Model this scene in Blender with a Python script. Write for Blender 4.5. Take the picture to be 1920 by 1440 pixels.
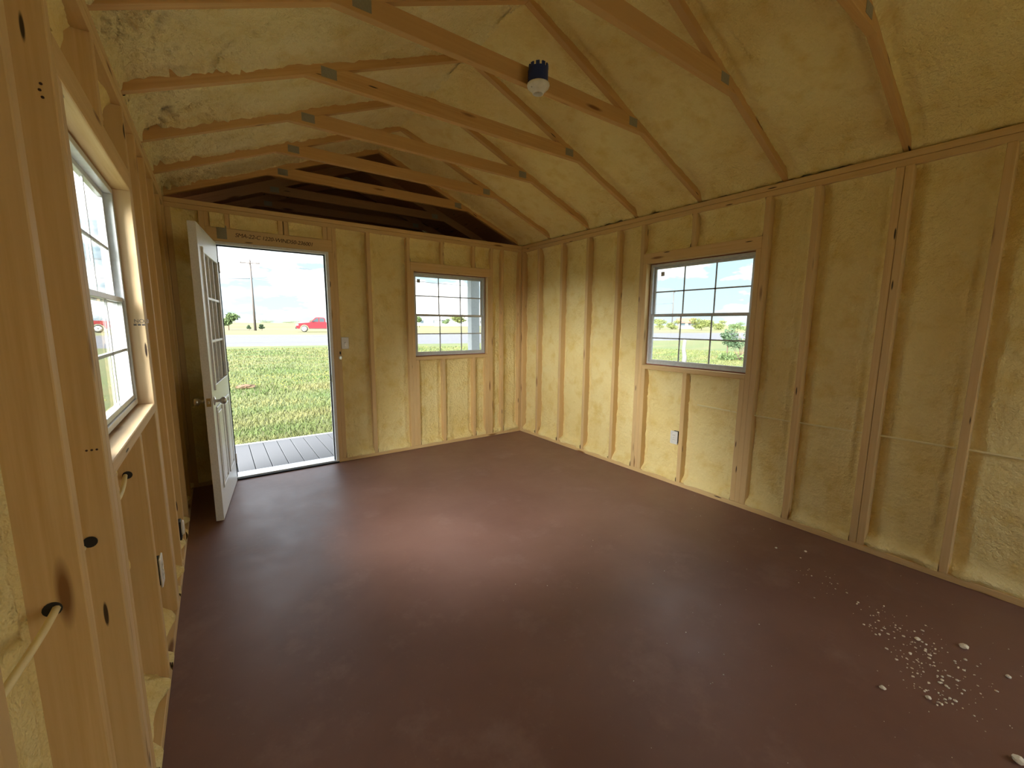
import bpy, bmesh, math, random
import numpy as np
from mathutils import Vector, Matrix
for o in list(bpy.data.objects): bpy.data.objects.remove(o, do_unlink=True)
scene = bpy.context.scene
COL = scene.collection
random.seed(7); rng = np.random.default_rng(7)

# ------------------------------------------------------------------ camera, sky, light, exposure
# room axes: X = 0 at the right stud plane (negative to the left), Y = 0 at the back stud plane, Z up, metres
CAM = Vector((-3.245, -4.367, 1.409)); YAW, PITCH, ROLL, FPX = 0.6184, 0.1423, 0.0065, 782.28
cd = bpy.data.cameras.new('camera'); cam = bpy.data.objects.new('camera', cd); COL.objects.link(cam)
fw = Vector((math.sin(YAW)*math.cos(PITCH), math.cos(YAW)*math.cos(PITCH), -math.sin(PITCH)))
rt = Vector((math.cos(YAW), -math.sin(YAW), 0)); up = rt.cross(fw)
r2 = rt*math.cos(ROLL)+up*math.sin(ROLL); u2 = up*math.cos(ROLL)-rt*math.sin(ROLL)
m = Matrix((r2, u2, -fw)).transposed().to_4x4(); m.translation = CAM
cam.matrix_world = m
cd.sensor_fit = 'HORIZONTAL'; cd.sensor_width = 36; cd.lens = FPX/1920*36; cd.clip_start = 0.01; cd.clip_end = 3000
scene.camera = cam

SKY = .92
w = bpy.data.worlds.new('sky'); scene.world = w; w.use_nodes = True
nt = w.node_tree; nt.nodes.clear(); N = nt.nodes; LK = nt.links
def wn(t, **k):
    n = N.new(t)
    for a, b in k.items(): setattr(n, a, b)
    return n
tc = wn('ShaderNodeTexCoord'); mp = wn('ShaderNodeMapping'); mp.inputs['Scale'].default_value = (1.6, 1.6, 5.0)
LK.new(tc.outputs['Generated'], mp.inputs['Vector'])
nz = wn('ShaderNodeTexNoise'); nz.inputs['Scale'].default_value = 2.2; nz.inputs['Detail'].default_value = 6; nz.inputs['Roughness'].default_value = .58
LK.new(mp.outputs[0], nz.inputs['Vector'])
cr = wn('ShaderNodeValToRGB'); cr.color_ramp.elements[0].position = .47; cr.color_ramp.elements[1].position = .58
LK.new(nz.outputs[0], cr.inputs[0])
nz2 = wn('ShaderNodeTexNoise'); nz2.inputs['Scale'].default_value = 5; nz2.inputs['Detail'].default_value = 4
LK.new(mp.outputs[0], nz2.inputs['Vector'])
cloudc = wn('ShaderNodeMix', data_type='RGBA'); cloudc.inputs[6].default_value = (.125, .137, .145, 1); cloudc.inputs[7].default_value = (.38, .38, .375, 1)
cr2 = wn('ShaderNodeValToRGB'); cr2.color_ramp.elements[0].position = .36; cr2.color_ramp.elements[1].position = .54
LK.new(nz2.outputs[0], cr2.inputs[0]); LK.new(cr2.outputs[0], cloudc.inputs[0])
sep = wn('ShaderNodeSeparateXYZ'); LK.new(tc.outputs['Generated'], sep.inputs[0])
ramp = wn('ShaderNodeValToRGB'); e = ramp.color_ramp.elements
e[0].position = 0.0; e[0].color = (.115, .142, .155, 1); e[1].position = .6; e[1].color = (.06, .12, .21, 1)
x = ramp.color_ramp.elements.new(.18); x.color = (.088, .135, .162, 1)
LK.new(sep.outputs[2], ramp.inputs[0])
# clouds brighten from the hazy horizon up to the zenith, 1 : 3 as an overcast sky does
zen = wn('ShaderNodeMapRange'); zen.inputs['From Max'].default_value = .9; zen.inputs['To Min'].default_value = 1.0; zen.inputs['To Max'].default_value = 3.0; LK.new(sep.outputs[2], zen.inputs['Value'])
czen = wn('ShaderNodeVectorMath', operation='SCALE'); LK.new(cloudc.outputs[2], czen.inputs[0]); LK.new(zen.outputs[0], czen.inputs['Scale'])
mixs = wn('ShaderNodeMix', data_type='RGBA'); LK.new(cr.outputs[0], mixs.inputs[0]); LK.new(ramp.outputs[0], mixs.inputs[6]); LK.new(czen.outputs[0], mixs.inputs[7])
bg = wn('ShaderNodeBackground'); bg.inputs[1].default_value = SKY; LK.new(mixs.outputs[2], bg.inputs[0])
wo = wn('ShaderNodeOutputWorld'); LK.new(bg.outputs[0], wo.inputs[0])
sd = bpy.data.lights.new('sun', 'SUN'); sd.energy = 3.9; sd.angle = math.radians(55); sd.color = (1, .98, .94)
so = bpy.data.objects.new('sun', sd); COL.objects.link(so); so.rotation_euler = Vector((.80, .36, -.44)).to_track_quat('-Z', 'Y').to_euler()
so['label'] = 'hazy sun behind thin clouds'; so['category'] = 'sun'
vs = scene.view_settings; vs.view_transform = 'Standard'; vs.look = 'None'; vs.gamma = 1; vs.use_curve_mapping = False
vs.exposure = 3.17
try:
    scene.cycles.max_bounces = 7; scene.cycles.diffuse_bounces = 6; scene.cycles.transparent_max_bounces = 16
    scene.cycles.sample_clamp_indirect = 0
except Exception: pass

# ------------------------------------------------------------------ materials
MATS = {}
class MB:
    def __init__(s, name):
        s.m = bpy.data.materials.new(name); s.m.use_nodes = True; s.t = s.m.node_tree; s.n = s.t.nodes
        s.b = s.n['Principled BSDF']; MATS[name] = s.m
    def add(s, t, **k):
        n = s.n.new(t)
        for a, b in k.items():
            if isinstance(a, str) and hasattr(n, a): setattr(n, a, b)
        return n
    def l(s, a, b): s.t.links.new(a, b)
    def noise(s, vec, scale, detail=4, rough=.5, out=0):
        n = s.add('ShaderNodeTexNoise'); n.inputs['Scale'].default_value = scale; n.inputs['Detail'].default_value = detail; n.inputs['Roughness'].default_value = rough
        if vec is not None: s.l(vec, n.inputs['Vector'])
        return n.outputs[out]
    def ramp(s, fac, p0, p1, c0=(0,0,0,1), c1=(1,1,1,1)):
        r = s.add('ShaderNodeValToRGB'); r.color_ramp.elements[0].position = p0; r.color_ramp.elements[1].position = p1
        r.color_ramp.elements[0].color = c0; r.color_ramp.elements[1].color = c1; s.l(fac, r.inputs[0]); return r.outputs[0]
    def mix(s, fac, a, b, mode='MIX'):
        n = s.add('ShaderNodeMix', data_type='RGBA', blend_type=mode)
        for i, v in ((0, fac), (6, a), (7, b)):
            if isinstance(v, (int, float)): n.inputs[i].default_value = v
            elif isinstance(v, tuple): n.inputs[i].default_value = v if len(v) == 4 else (*v, 1)
            else: s.l(v, n.inputs[i])
        return n.outputs[2]
    def math(s, op, a, b=0.0):
        n = s.add('ShaderNodeMath', operation=op)
        for i, v in ((0, a), (1, b)):
            if isinstance(v, (int, float)): n.inputs[i].default_value = v
            else: s.l(v, n.inputs[i])
        return n.outputs[0]
    def coord(s, kind='Object'): return s.add('ShaderNodeTexCoord').outputs[kind]
    def attr(s, name):
        n = s.add('ShaderNodeAttribute'); n.attribute_name = name; return n.outputs['Vector']
    def mapping(s, vec, scale=(1,1,1), loc=(0,0,0), rot=(0,0,0)):
        n = s.add('ShaderNodeMapping'); n.inputs['Scale'].default_value = scale; n.inputs['Location'].default_value = loc; n.inputs['Rotation'].default_value = rot
        s.l(vec, n.inputs['Vector']); return n.outputs[0]
    def bump(s, h, strength, dist, prev=None):
        n = s.add('ShaderNodeBump'); n.inputs['Strength'].default_value = strength; n.inputs['Distance'].default_value = dist
        s.l(h, n.inputs['Height'])
        if prev is not None: s.l(prev, n.inputs['Normal'])
        return n.outputs[0]
    def base(s, c, rough=.6, **k):
        if isinstance(c, tuple): s.b.inputs['Base Color'].default_value = c if len(c) == 4 else (*c, 1)
        else: s.l(c, s.b.inputs['Base Color'])
        if isinstance(rough, (int, float)): s.b.inputs['Roughness'].default_value = rough
        else: s.l(rough, s.b.inputs['Roughness'])
        for a, v in k.items(): s.b.inputs[a.replace('_', ' ')].default_value = v
        return s
    def normal(s, n): s.l(n, s.b.inputs['Normal']); return s

def wood(name, c1, c2, rough=.62, knots=True):
    M = MB(name); g = M.attr('gc')
    gr = M.noise(M.mapping(g, (1.2, 38, 38)), 2.0, 3, .6)
    broad = M.noise(M.mapping(g, (.9, 7, 7)), 1.0, 2)
    col = M.mix(M.ramp(gr, .3, .72), c1, c2)
    col = M.mix(M.ramp(broad, .35, .7), col, tuple(a*.86 for a in c1))
    if knots:
        v = M.add('ShaderNodeTexVoronoi'); v.inputs['Scale'].default_value = 1.0
        M.l(M.mapping(g, (1.6, 9, 9)), v.inputs['Vector'])
        k = M.ramp(v.outputs['Distance'], .06, .13, (1,1,1,1), (0,0,0,1))
        col = M.mix(k, col, tuple(a*.38*b for a, b in zip(c2, (1, .7, .5))))
        v2 = M.add('ShaderNodeTexVoronoi'); v2.inputs['Scale'].default_value = 1.0
        M.l(M.mapping(g, (2.3, 17, 17), (3, 5, 1)), v2.inputs['Vector'])
        k2 = M.ramp(v2.outputs['Distance'], .06, .085, (1,1,1,1), (0,0,0,1))
        col = M.mix(k2, col, (.05, .025, .01))
    M.base(col, rough); M.normal(M.bump(gr, .25, .002)); return M.m
wood('pine', (.74, .52, .25), (.63, .41, .16))
wood('pine_orange', (.66, .40, .15), (.54, .30, .09))
wood('pine_pale', (.76, .57, .34), (.66, .45, .24))
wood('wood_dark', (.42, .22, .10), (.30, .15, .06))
wood('pole_wood', (.07, .058, .05), (.05, .04, .035), knots=False)

def foam(name, c1, c2, sc, rel=1.0):
    M = MB(name); o = M.coord('Object')
    a = M.noise(o, 38*sc, 3, .6); b = M.noise(o, 120*sc, 2, .6); c = M.noise(o, 3.0, 2)
    v = M.add('ShaderNodeTexVoronoi', feature='SMOOTH_F1'); v.inputs['Scale'].default_value = 75*sc; M.l(o, v.inputs['Vector'])
    col = M.mix(M.ramp(c, .35, .68), c1, c2)
    col = M.mix(M.ramp(M.noise(o, 9, 3), .5, .75), col, tuple(x*y for x, y in zip(c2, (.93, .88, .72))))
    M.base(col, .78)
    hgt = M.math('ADD', M.math('MULTIPLY', a, 1.0*rel), M.math('ADD', M.math('MULTIPLY', v.outputs['Distance'], .10), M.math('MULTIPLY', b, .10)))
    M.normal(M.bump(hgt, .9, .022)); return M.m
foam('spray_foam', (.90, .76, .37), (.87, .70, .30), 1.0)
foam('spray_foam_pale', (.89, .77, .43), (.85, .71, .35), .8, 2.0)
M = MB('crumb_foam'); M.base((.90, .86, .74), .6)
M = MB('foam_bead'); M.base((.88, .77, .44), .6); M.normal(M.bump(M.noise(M.coord(), 60, 3), .3, .004))
# painted floor: worn red-brown, scuffed
M = MB('floor_paint'); o = M.coord('Object')
n1 = M.noise(o, 1.3, 5, .6); n2 = M.noise(M.mapping(o, (1, 1, 1), (4, 2, 0)), 2.6, 7, .68); n3 = M.noise(o, 60, 3)
col = M.mix(M.ramp(n1, .35, .7), (.185, .094, .074), (.235, .128, .102))
col = M.mix(M.ramp(n2, .55, .80, c1=(.5, .5, .5, 1)), col, (.38, .26, .22))
wv = M.noise(M.mapping(o, (9, .9, 1), (0, 0, 0), (0, 0, .6)), 1.6, 3)
col = M.mix(M.ramp(wv, .76, .86, c1=(.28, .28, .28, 1)), col, (.33, .26, .23))
col = M.mix(M.ramp(n3, .66, .78, c1=(.25, .25, .25, 1)), col, (.34, .28, .25))
M.base(col, M.math('ADD', M.math('MULTIPLY', n2, .35), .30)); M.normal(M.bump(n3, .10, .002))
def plain(name, c, rough=.5, metal=0, bump=0, bs=40):
    M = MB(name); o = M.coord('Object'); n = M.noise(o, bs, 3)
    M.base(M.mix(M.ramp(n, .35, .7), c, tuple(x*.88 for x in c)), rough, Metallic=metal)
    if bump: M.normal(M.bump(n, bump, .003))
    return M.m
plain('vinyl_white', (.58, .60, .61), .35); plain('door_white', (.80, .81, .82), .38, 0, .06, 90)
plain('sticker_grey', (.45, .47, .47), .6); plain('muntin_grey', (.40, .42, .42), .4); plain('black_rubber', (.015, .015, .017), .6)
plain('nickel', (.55, .53, .50), .28, 1); plain('zinc_plate', (.30, .28, .20), .6, .2, .4, 120)
plain('brass', (.50, .38, .18), .35, 1); plain('aluminium', (.72, .73, .74), .35, .7)
plain('blue_plastic', (.01, .03, .16), .45); plain('porcelain', (.82, .80, .74), .3); plain('plate_white', (.80, .79, .75), .4)
plain('ink', (.06, .025, .015), .8); plain('stamp_ink', (.16, .13, .12), .8); plain('red_edge', (.33, .06, .04), .7, 0, .2)
plain('sheathing', (.55, .42, .26), .8, 0, .3); plain('siding_white', (.42, .43, .43), .6)
plain('composite_deck', (.085, .088, .095), .75, 0, .35, 120); plain('post_white', (.34, .37, .40), .5)
plain('truck_red', (.26, .018, .025), .25); plain('car_glass', (.05, .07, .08), .1); plain('tyre', (.02, .02, .02), .8)
plain('rim', (.75, .75, .75), .3, .6); plain('headlight', (.8, .8, .82), .1); plain('chrome_trim', (.55, .55, .57), .2, 1)
plain('wall_cream', (.32, .30, .26), .8); plain('roof_clay', (.22, .085, .05), .8); plain('roof_grey', (.22, .22, .225), .7)
plain('leaf', (.07, .11, .03), .7); plain('leaf_yellow', (.11, .13, .03), .7); plain('leaf_dark', (.03, .06, .022), .7)
plain('bark', (.16, .11, .08), .9, 0, .5, 20); plain('bark_pale', (.16, .155, .145), .9, 0, .5, 30)
plain('soil_red', (.10, .058, .028), .95, 0, .8, 25); plain('insulator', (.12, .12, .125), .5); plain('flower', (.28, .29, .03), .7)
plain('asphalt', (.085, .085, .095), .9, 0, .3, 8); plain('road_line', (.16, .16, .15), .8)
plain('drain_cover', (.05, .05, .05), .8)
# grass ground
M = MB('grass_ground'); o = M.coord('Object')
g1 = M.noise(M.mapping(o, (.35, 1.0, 1)), .9, 6, .6); g2 = M.noise(o, 7, 5, .7); g3 = M.noise(M.mapping(o, (.05, .35, 1)), 1.0, 3)
col = M.mix(M.ramp(g1, .36, .64), (.055, .075, .016), (.092, .088, .026))
col = M.mix(M.ramp(g2, .45, .75, c1=(.7, .7, .7, 1)), col, (.115, .11, .042))
col = M.mix(M.ramp(g3, .45, .62, c1=(.6, .6, .6, 1)), col, (.048, .082, .015))
M.base(col, .95); M.normal(M.bump(g2, .6, .05))
M = MB('dry_field'); o = M.coord('Object')
col = M.mix(M.ramp(M.noise(M.mapping(o, (.03, .2, 1)), 1, 5), .4, .62), (.085, .074, .034), (.115, .108, .04))
col = M.mix(M.ramp(M.noise(M.mapping(o, (.01, .05, 1)), 1, 3), .48, .56, c1=(.8, .8, .8, 1)), col, (.10, .115, .017))
M.base(col, .95)
M = MB('grass_blade'); o = M.coord('Object')
col = M.mix(M.ramp(M.noise(M.mapping(o, (.4, .9, 1)), 1.1, 5), .36, .64), (.055, .09, .015), (.12, .118, .035))
M.base(col, .8)
# clear window glass: transparent with a fresnel sheen
M = MB('window_glass'); tr = M.add('ShaderNodeBsdfTransparent'); tr.inputs[0].default_value = (.975, .985, .98, 1)
gl = M.add('ShaderNodeBsdfGlossy'); gl.inputs['Roughness'].default_value = .015
fr = M.add('ShaderNodeFresnel'); fr.inputs[0].default_value = 1.42; ge = M.add('ShaderNodeNewGeometry'); ff = M.math('MULTIPLY', fr.outputs[0], M.math('SUBTRACT', 1.0, ge.outputs['Backfacing']))
ms = M.add('ShaderNodeMixShader'); M.l(ff, ms.inputs[0]); M.l(tr.outputs[0], ms.inputs[1]); M.l(gl.outputs[0], ms.inputs[2])
M.l(ms.outputs[0], M.n['Material Output'].inputs[0])

# ------------------------------------------------------------------ helpers
def link(o, parent=None):
    COL.objects.link(o)
    if parent is not None: o.parent = parent
    return o
def tag(o, label, cat=None, group=None, kind=None):
    o['label'] = label
    if cat: o['category'] = cat
    if group: o['group'] = group
    if kind: o['kind'] = kind
    return o
def empty(name, loc=(0,0,0), rz=0):
    o = bpy.data.objects.new(name, None); o.empty_display_size = .05; o.location = loc; o.rotation_euler = (0, 0, rz); return link(o)
def finish(name, bm, mat, parent=None, smooth=False):
    me = bpy.data.meshes.new(name); bmesh.ops.recalc_face_normals(bm, faces=bm.faces[:]); bm.to_mesh(me); bm.free()
    me.materials.append(MATS[mat])
    if smooth:
        for p in me.polygons: p.use_smooth = True
    o = bpy.data.objects.new(name, me); return link(o, parent)
def grain(o, axis):
    """board grain coordinates: along, across, across (+ a random offset for each board)"""
    me = o.data; n = len(me.vertices); co = np.empty(n*3, dtype=np.float32); me.vertices.foreach_get('co', co); co = co.reshape(-1, 3)
    ax = Vector(axis).normalized(); oth = Vector((0,1,0)) if abs(ax.y) < .9 else Vector((1,0,0))
    b = ax.cross(oth).normalized(); c = ax.cross(b)
    off = np.array([random.uniform(0, 40), random.uniform(0, 40), random.uniform(0, 40)])
    g = np.stack([co@np.array(ax), co@np.array(b), co@np.array(c)], 1)+off
    a = me.attributes.new('gc', 'FLOAT_VECTOR', 'POINT'); a.data.foreach_set('vector', g.astype(np.float32).ravel())
    return o
def add_box(bm, lo, hi):
    lo, hi = [min(a, b) for a, b in zip(lo, hi)], [max(a, b) for a, b in zip(lo, hi)]
    v = [bm.verts.new((x, y, z)) for z in (lo[2], hi[2]) for y in (lo[1], hi[1]) for x in (lo[0], hi[0])]
    for f in ((0,2,3,1), (4,5,7,6), (0,1,5,4), (1,3,7,5), (3,2,6,7), (2,0,4,6)): bm.faces.new([v[i] for i in f])
def box(name, lo, hi, mat, parent=None, bev=.0025, axis=None):
    bm = bmesh.new(); add_box(bm, lo, hi)
    if bev: bmesh.ops.bevel(bm, geom=bm.edges[:], offset=bev, segments=1, affect='EDGES')
    o = finish(name, bm, mat, parent)
    d = [abs(b-a) for a, b in zip(lo, hi)]
    if axis is None: axis = [(1,0,0), (0,1,0), (0,0,1)][d.index(max(d))]
    return grain(o, axis)
def boxes(name, lst, mat, parent=None, bev=0):
    bm = bmesh.new()
    for lo, hi in lst: add_box(bm, lo, hi)
    if bev: bmesh.ops.bevel(bm, geom=bm.edges[:], offset=bev, segments=1, affect='EDGES')
    return grain(finish(name, bm, mat, parent), (0, 0, 1))
def prism(name, pts, y0, y1, mat, parent=None, axis=(1,0,0), plane='XZ', bev=.002):
    """extrude a polygon given in the plane's two axes along the third"""
    bm = bmesh.new()
    def P(a, b, t): return {'XZ': (a, t, b), 'XY': (a, b, t), 'YZ': (t, a, b)}[plane]
    A = [bm.verts.new(P(a, b, y0)) for a, b in pts]; B = [bm.verts.new(P(a, b, y1)) for a, b in pts]
    bm.faces.new(A); bm.faces.new(B[::-1])
    for i in range(len(pts)): bm.faces.new((A[i], A[(i+1) % len(pts)], B[(i+1) % len(pts)], B[i]))
    if bev: bmesh.ops.bevel(bm, geom=bm.edges[:], offset=bev, segments=1, affect='EDGES')
    return grain(finish(name, bm, mat, parent), axis)
def tube_bm(bm, pts, r, seg=8):
    rings = []
    for i, p in enumerate(pts):
        p = Vector(p); d = (Vector(pts[min(i+1, len(pts)-1)])-Vector(pts[max(i-1, 0)])).normalized()
        a = d.orthogonal().normalized() if i == 0 else (rings[-1][1]-d*rings[-1][1].dot(d)).normalized()
        b = d.cross(a); rr = r[i] if isinstance(r, (list, tuple)) else r
        rings.append(([bm.verts.new(p+(a*math.cos(t)+b*math.sin(t))*rr) for t in [2*math.pi*k/seg for k in range(seg)]], a))
    for (A, _), (B, _) in zip(rings, rings[1:]):
        for k in range(seg): bm.faces.new((A[k], A[(k+1) % seg], B[(k+1) % seg], B[k]))
    bm.faces.new(rings[0][0][::-1]); bm.faces.new(rings[-1][0])
def tube(name, pts, r, mat, parent=None, seg=8):
    bm = bmesh.new(); tube_bm(bm, pts, r, seg); o = finish(name, bm, mat, parent, True)
    return grain(o, Vector(pts[-1])-Vector(pts[0]) if (Vector(pts[-1])-Vector(pts[0])).length > 1e-4 else (0,0,1))
def lathe(name, prof, mat, parent=None, seg=24, axis='Z', smooth=True):
    bm = bmesh.new(); R = []
    for r, h in prof:
        ring = []
        for k in range(seg):
            t = 2*math.pi*k/seg; a, b = r*math.cos(t), r*math.sin(t)
            ring.append(bm.verts.new({'Z': (a, b, h), 'Y': (a, h, b), 'X': (h, a, b)}[axis]))
        R.append(ring)
    for A, B in zip(R, R[1:]):
        for k in range(seg): bm.faces.new((A[k], A[(k+1) % seg], B[(k+1) % seg], B[k]))
    bm.faces.new(R[0][::-1]); bm.faces.new(R[-1])
    o = finish(name, bm, mat, parent); 
    if smooth: o.data.shade_smooth(); 
    return grain(o, (0, 0, 1))
def grid_mesh(name, Pts, mat, parent=None, flip=False):
    """Pts: (nu, nv, 3) array of points -> smooth grid surface"""
    nu, nv, _ = Pts.shape; idx = np.arange(nu*nv).reshape(nu, nv)
    q = np.stack([idx[:-1, :-1], idx[1:, :-1], idx[1:, 1:], idx[:-1, 1:]], -1).reshape(-1, 4)
    if flip: q = q[:, ::-1]
    me = bpy.data.meshes.new(name); me.vertices.add(nu*nv); me.vertices.foreach_set('co', Pts.reshape(-1).astype(np.float32))
    me.loops.add(q.size); me.loops.foreach_set('vertex_index', q.ravel().astype(np.int32))
    me.polygons.add(len(q)); me.polygons.foreach_set('loop_start', np.arange(0, q.size, 4, dtype=np.int32)); me.polygons.foreach_set('loop_total', np.full(len(q), 4, dtype=np.int32))
    me.polygons.foreach_set('use_smooth', np.ones(len(q), dtype=bool)); me.update(calc_edges=True)
    me.materials.append(MATS[mat]); return link(bpy.data.objects.new(name, me), parent)
def tri_mesh(name, V, F, mat, parent=None):
    me = bpy.data.meshes.new(name); V = np.asarray(V, dtype=np.float32); F = np.asarray(F, dtype=np.int32); k = F.shape[1]
    me.vertices.add(len(V)); me.vertices.foreach_set('co', V.ravel()); me.loops.add(F.size); me.loops.foreach_set('vertex_index', F.ravel())
    me.polygons.add(len(F)); me.polygons.foreach_set('loop_start', np.arange(0, F.size, k, dtype=np.int32)); me.polygons.foreach_set('loop_total', np.full(len(F), k, dtype=np.int32))
    me.update(calc_edges=True); me.materials.append(MATS[mat]); return link(bpy.data.objects.new(name, me), parent)
LAT = rng.random((256, 256))
def vnoise(u, v):
    iu = np.floor(u).astype(int); iv = np.floor(v).astype(int); fu = u-iu; fv = v-iv
    fu = fu*fu*(3-2*fu); fv = fv*fv*(3-2*fv); g = lambda a, b: LAT[a % 256, b % 256]
    return (g(iu, iv)*(1-fu)+g(iu+1, iv)*fu)*(1-fv)+(g(iu, iv+1)*(1-fu)+g(iu+1, iv+1)*fu)*fv-.5
def fbm(u, v, o=4):
    s = 0; a = 1
    for k in range(o): s = s+a*vnoise(u*2**k+17.3*k, v*2**k+5.1*k); a *= .5
    return s
def text_mesh(name, body, size, mat, parent, matrix, shear=0, space=1.0):
    cu = bpy.data.curves.new(name, 'FONT'); cu.body = body; cu.size = size; cu.shear = shear; cu.space_character = space; cu.extrude = .0004
    t = bpy.data.objects.new(name+'_tmp', cu); COL.objects.link(t)
    me = bpy.data.meshes.new_from_object(t.evaluated_get(bpy.context.evaluated_depsgraph_get()))
    bpy.data.objects.remove(t, do_unlink=True); me.materials.clear(); me.materials.append(MATS[mat]); me.name = name
    me.transform(matrix); return link(bpy.data.objects.new(name, me), parent)

XL, YR, ZP, ZB = -3.487, -6.00, 2.381, 2.305       # left stud plane, rear stud plane, top and underside of the top plates
ST, DP = .038, .089                                 # lumber thickness and depth
SIDE = {  # wall-local (along, up, outward depth) -> world
    'right': lambda u, v, d: (d, u, v), 'left': lambda u, v, d: (XL-d, u, v),
    'back': lambda u, v, d: (u, d, v), 'front': lambda u, v, d: (u, YR-d, v)}

# ------------------------------------------------------------------ floor
fl = boxes('floor', [((XL-DP, YR-DP, -.06), (DP, .09, 0))], 'floor_paint'); tag(fl, 'worn red-brown painted plywood floor with pale scuffs', 'floor', kind='structure')

# ------------------------------------------------------------------ walls
def panel(side, u0, u1, v0, v1, rec, parent, mat='spray_foam', res=.016, ridge=1.0, blob=1.0, cove=.03, wire=None):
    f = SIDE[side]; nu = max(8, int((u1-u0)/res)); nv = max(8, int((v1-v0)/res))
    # denser samples near the edges
    t = np.linspace(0, 1, nu); u = u0+(u1-u0)*(t-.06*np.sin(2*np.pi*t)); s = np.linspace(0, 1, nv); v = v0+(v1-v0)*s
    U, V = np.meshgrid(u, v, indexing='ij'); sd = {'right': 3.1, 'left': 47.7, 'back': 91.3, 'front': 130.}[side]
    du = np.minimum(U-u0, u1-U); dt = v1-V; db = V-v0; W = u1-u0
    n1 = fbm(U*5+sd, V*5+sd, 3); n2 = fbm(U*16+sd, V*16, 3); n3 = fbm(U*45+sd, V*45, 2)
    d = rec+.004
    d = d-1.25*cove*(.8+.5*n1)*np.exp(-(U-u0)/(.028+.016*n1))          # foam climbs one stud, leaves the other side bare
    d = d+.022*np.exp(-(u1-U)/.030)*min(1., W/.3)-.35*cove*np.exp(-(u1-U)/.008)
    d = d-cove*np.exp(-dt/.022)-cove*1.1*np.exp(-db/.03)
    rp = np.minimum(.055, W*.2)+.014*n1
    d -= ridge*.015*(.5+1.1*np.clip(n2+.3, 0, 1))*np.exp(-((du-rp)/.010)**2)*(np.minimum(db, dt) > .03)
    d -= ridge*.006*np.exp(-((dt-.07-.02*n1)/.012)**2)*(du > .05)
    d += .012*n1+.009*n2+.0045*n3
    d += .004*np.abs(fbm(U*9+sd, V*38, 2))
    for uc in (u0+.05*W/.37, u1-.06*W/.37):
        rr = random.uniform(.03, .055); zz = random.uniform(.01, .04)
        d -= blob*random.uniform(.03, .06)*np.exp(-(((U-uc)/rr)**2+((db-zz)/(rr*.7))**2))
    d -= blob*.030*(1+1.5*n1)*np.exp(-((db-.02-.02*n1)/.024)**2)
    if wire is not None:
        d -= .012*np.exp(-((V-wire-.012*n1)/.008)**2)+.005*np.exp(-((V-wire+.03+.02*n2)/.02)**2)*(1+2*n2)
    d = np.clip(d, -.010, DP-.004)
    d = np.where((du < 1e-6) | (db < 1e-6) | (dt < 1e-6), np.minimum(d, DP-.01), d)
    P = np.stack(np.broadcast_arrays(*f(U, V, d)), -1).astype(float)
    return grid_mesh('foam_panel', P, mat, parent, flip=side in ('right', 'front'))

def sboard(side, name, u0, u1, v0, v1, parent, mat='pine', d0=0., d1=DP, axis=None):
    f = SIDE[side]; return box(name, f(u0, v0, d0), f(u1, v1, d1), mat, parent, axis=axis)

def sheathing(side, u0, u1, holes, parent, z0=-.06, z1=2.47):
    """outer boards of the wall with rectangular openings; one mesh = the wall itself"""
    f = SIDE[side]; cells = []; us = sorted({u0, u1, *[h[0] for h in holes], *[h[1] for h in holes]})
    for a, b in zip(us, us[1:]):
        zs = [(z0, z1)]
        for h in holes:
            if h[0] <= a and b <= h[1]: zs = [s for q in zs for s in ((q[0], h[2]), (h[3], q[1])) if s[1]-s[0] > 1e-4]
        cells += [(f(a, p, DP), f(b, q, DP+.016)) for p, q in zs]
    return boxes('wall_'+side, cells, 'sheathing')

WZ0, WZ1 = 1.044, 1.958
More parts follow.
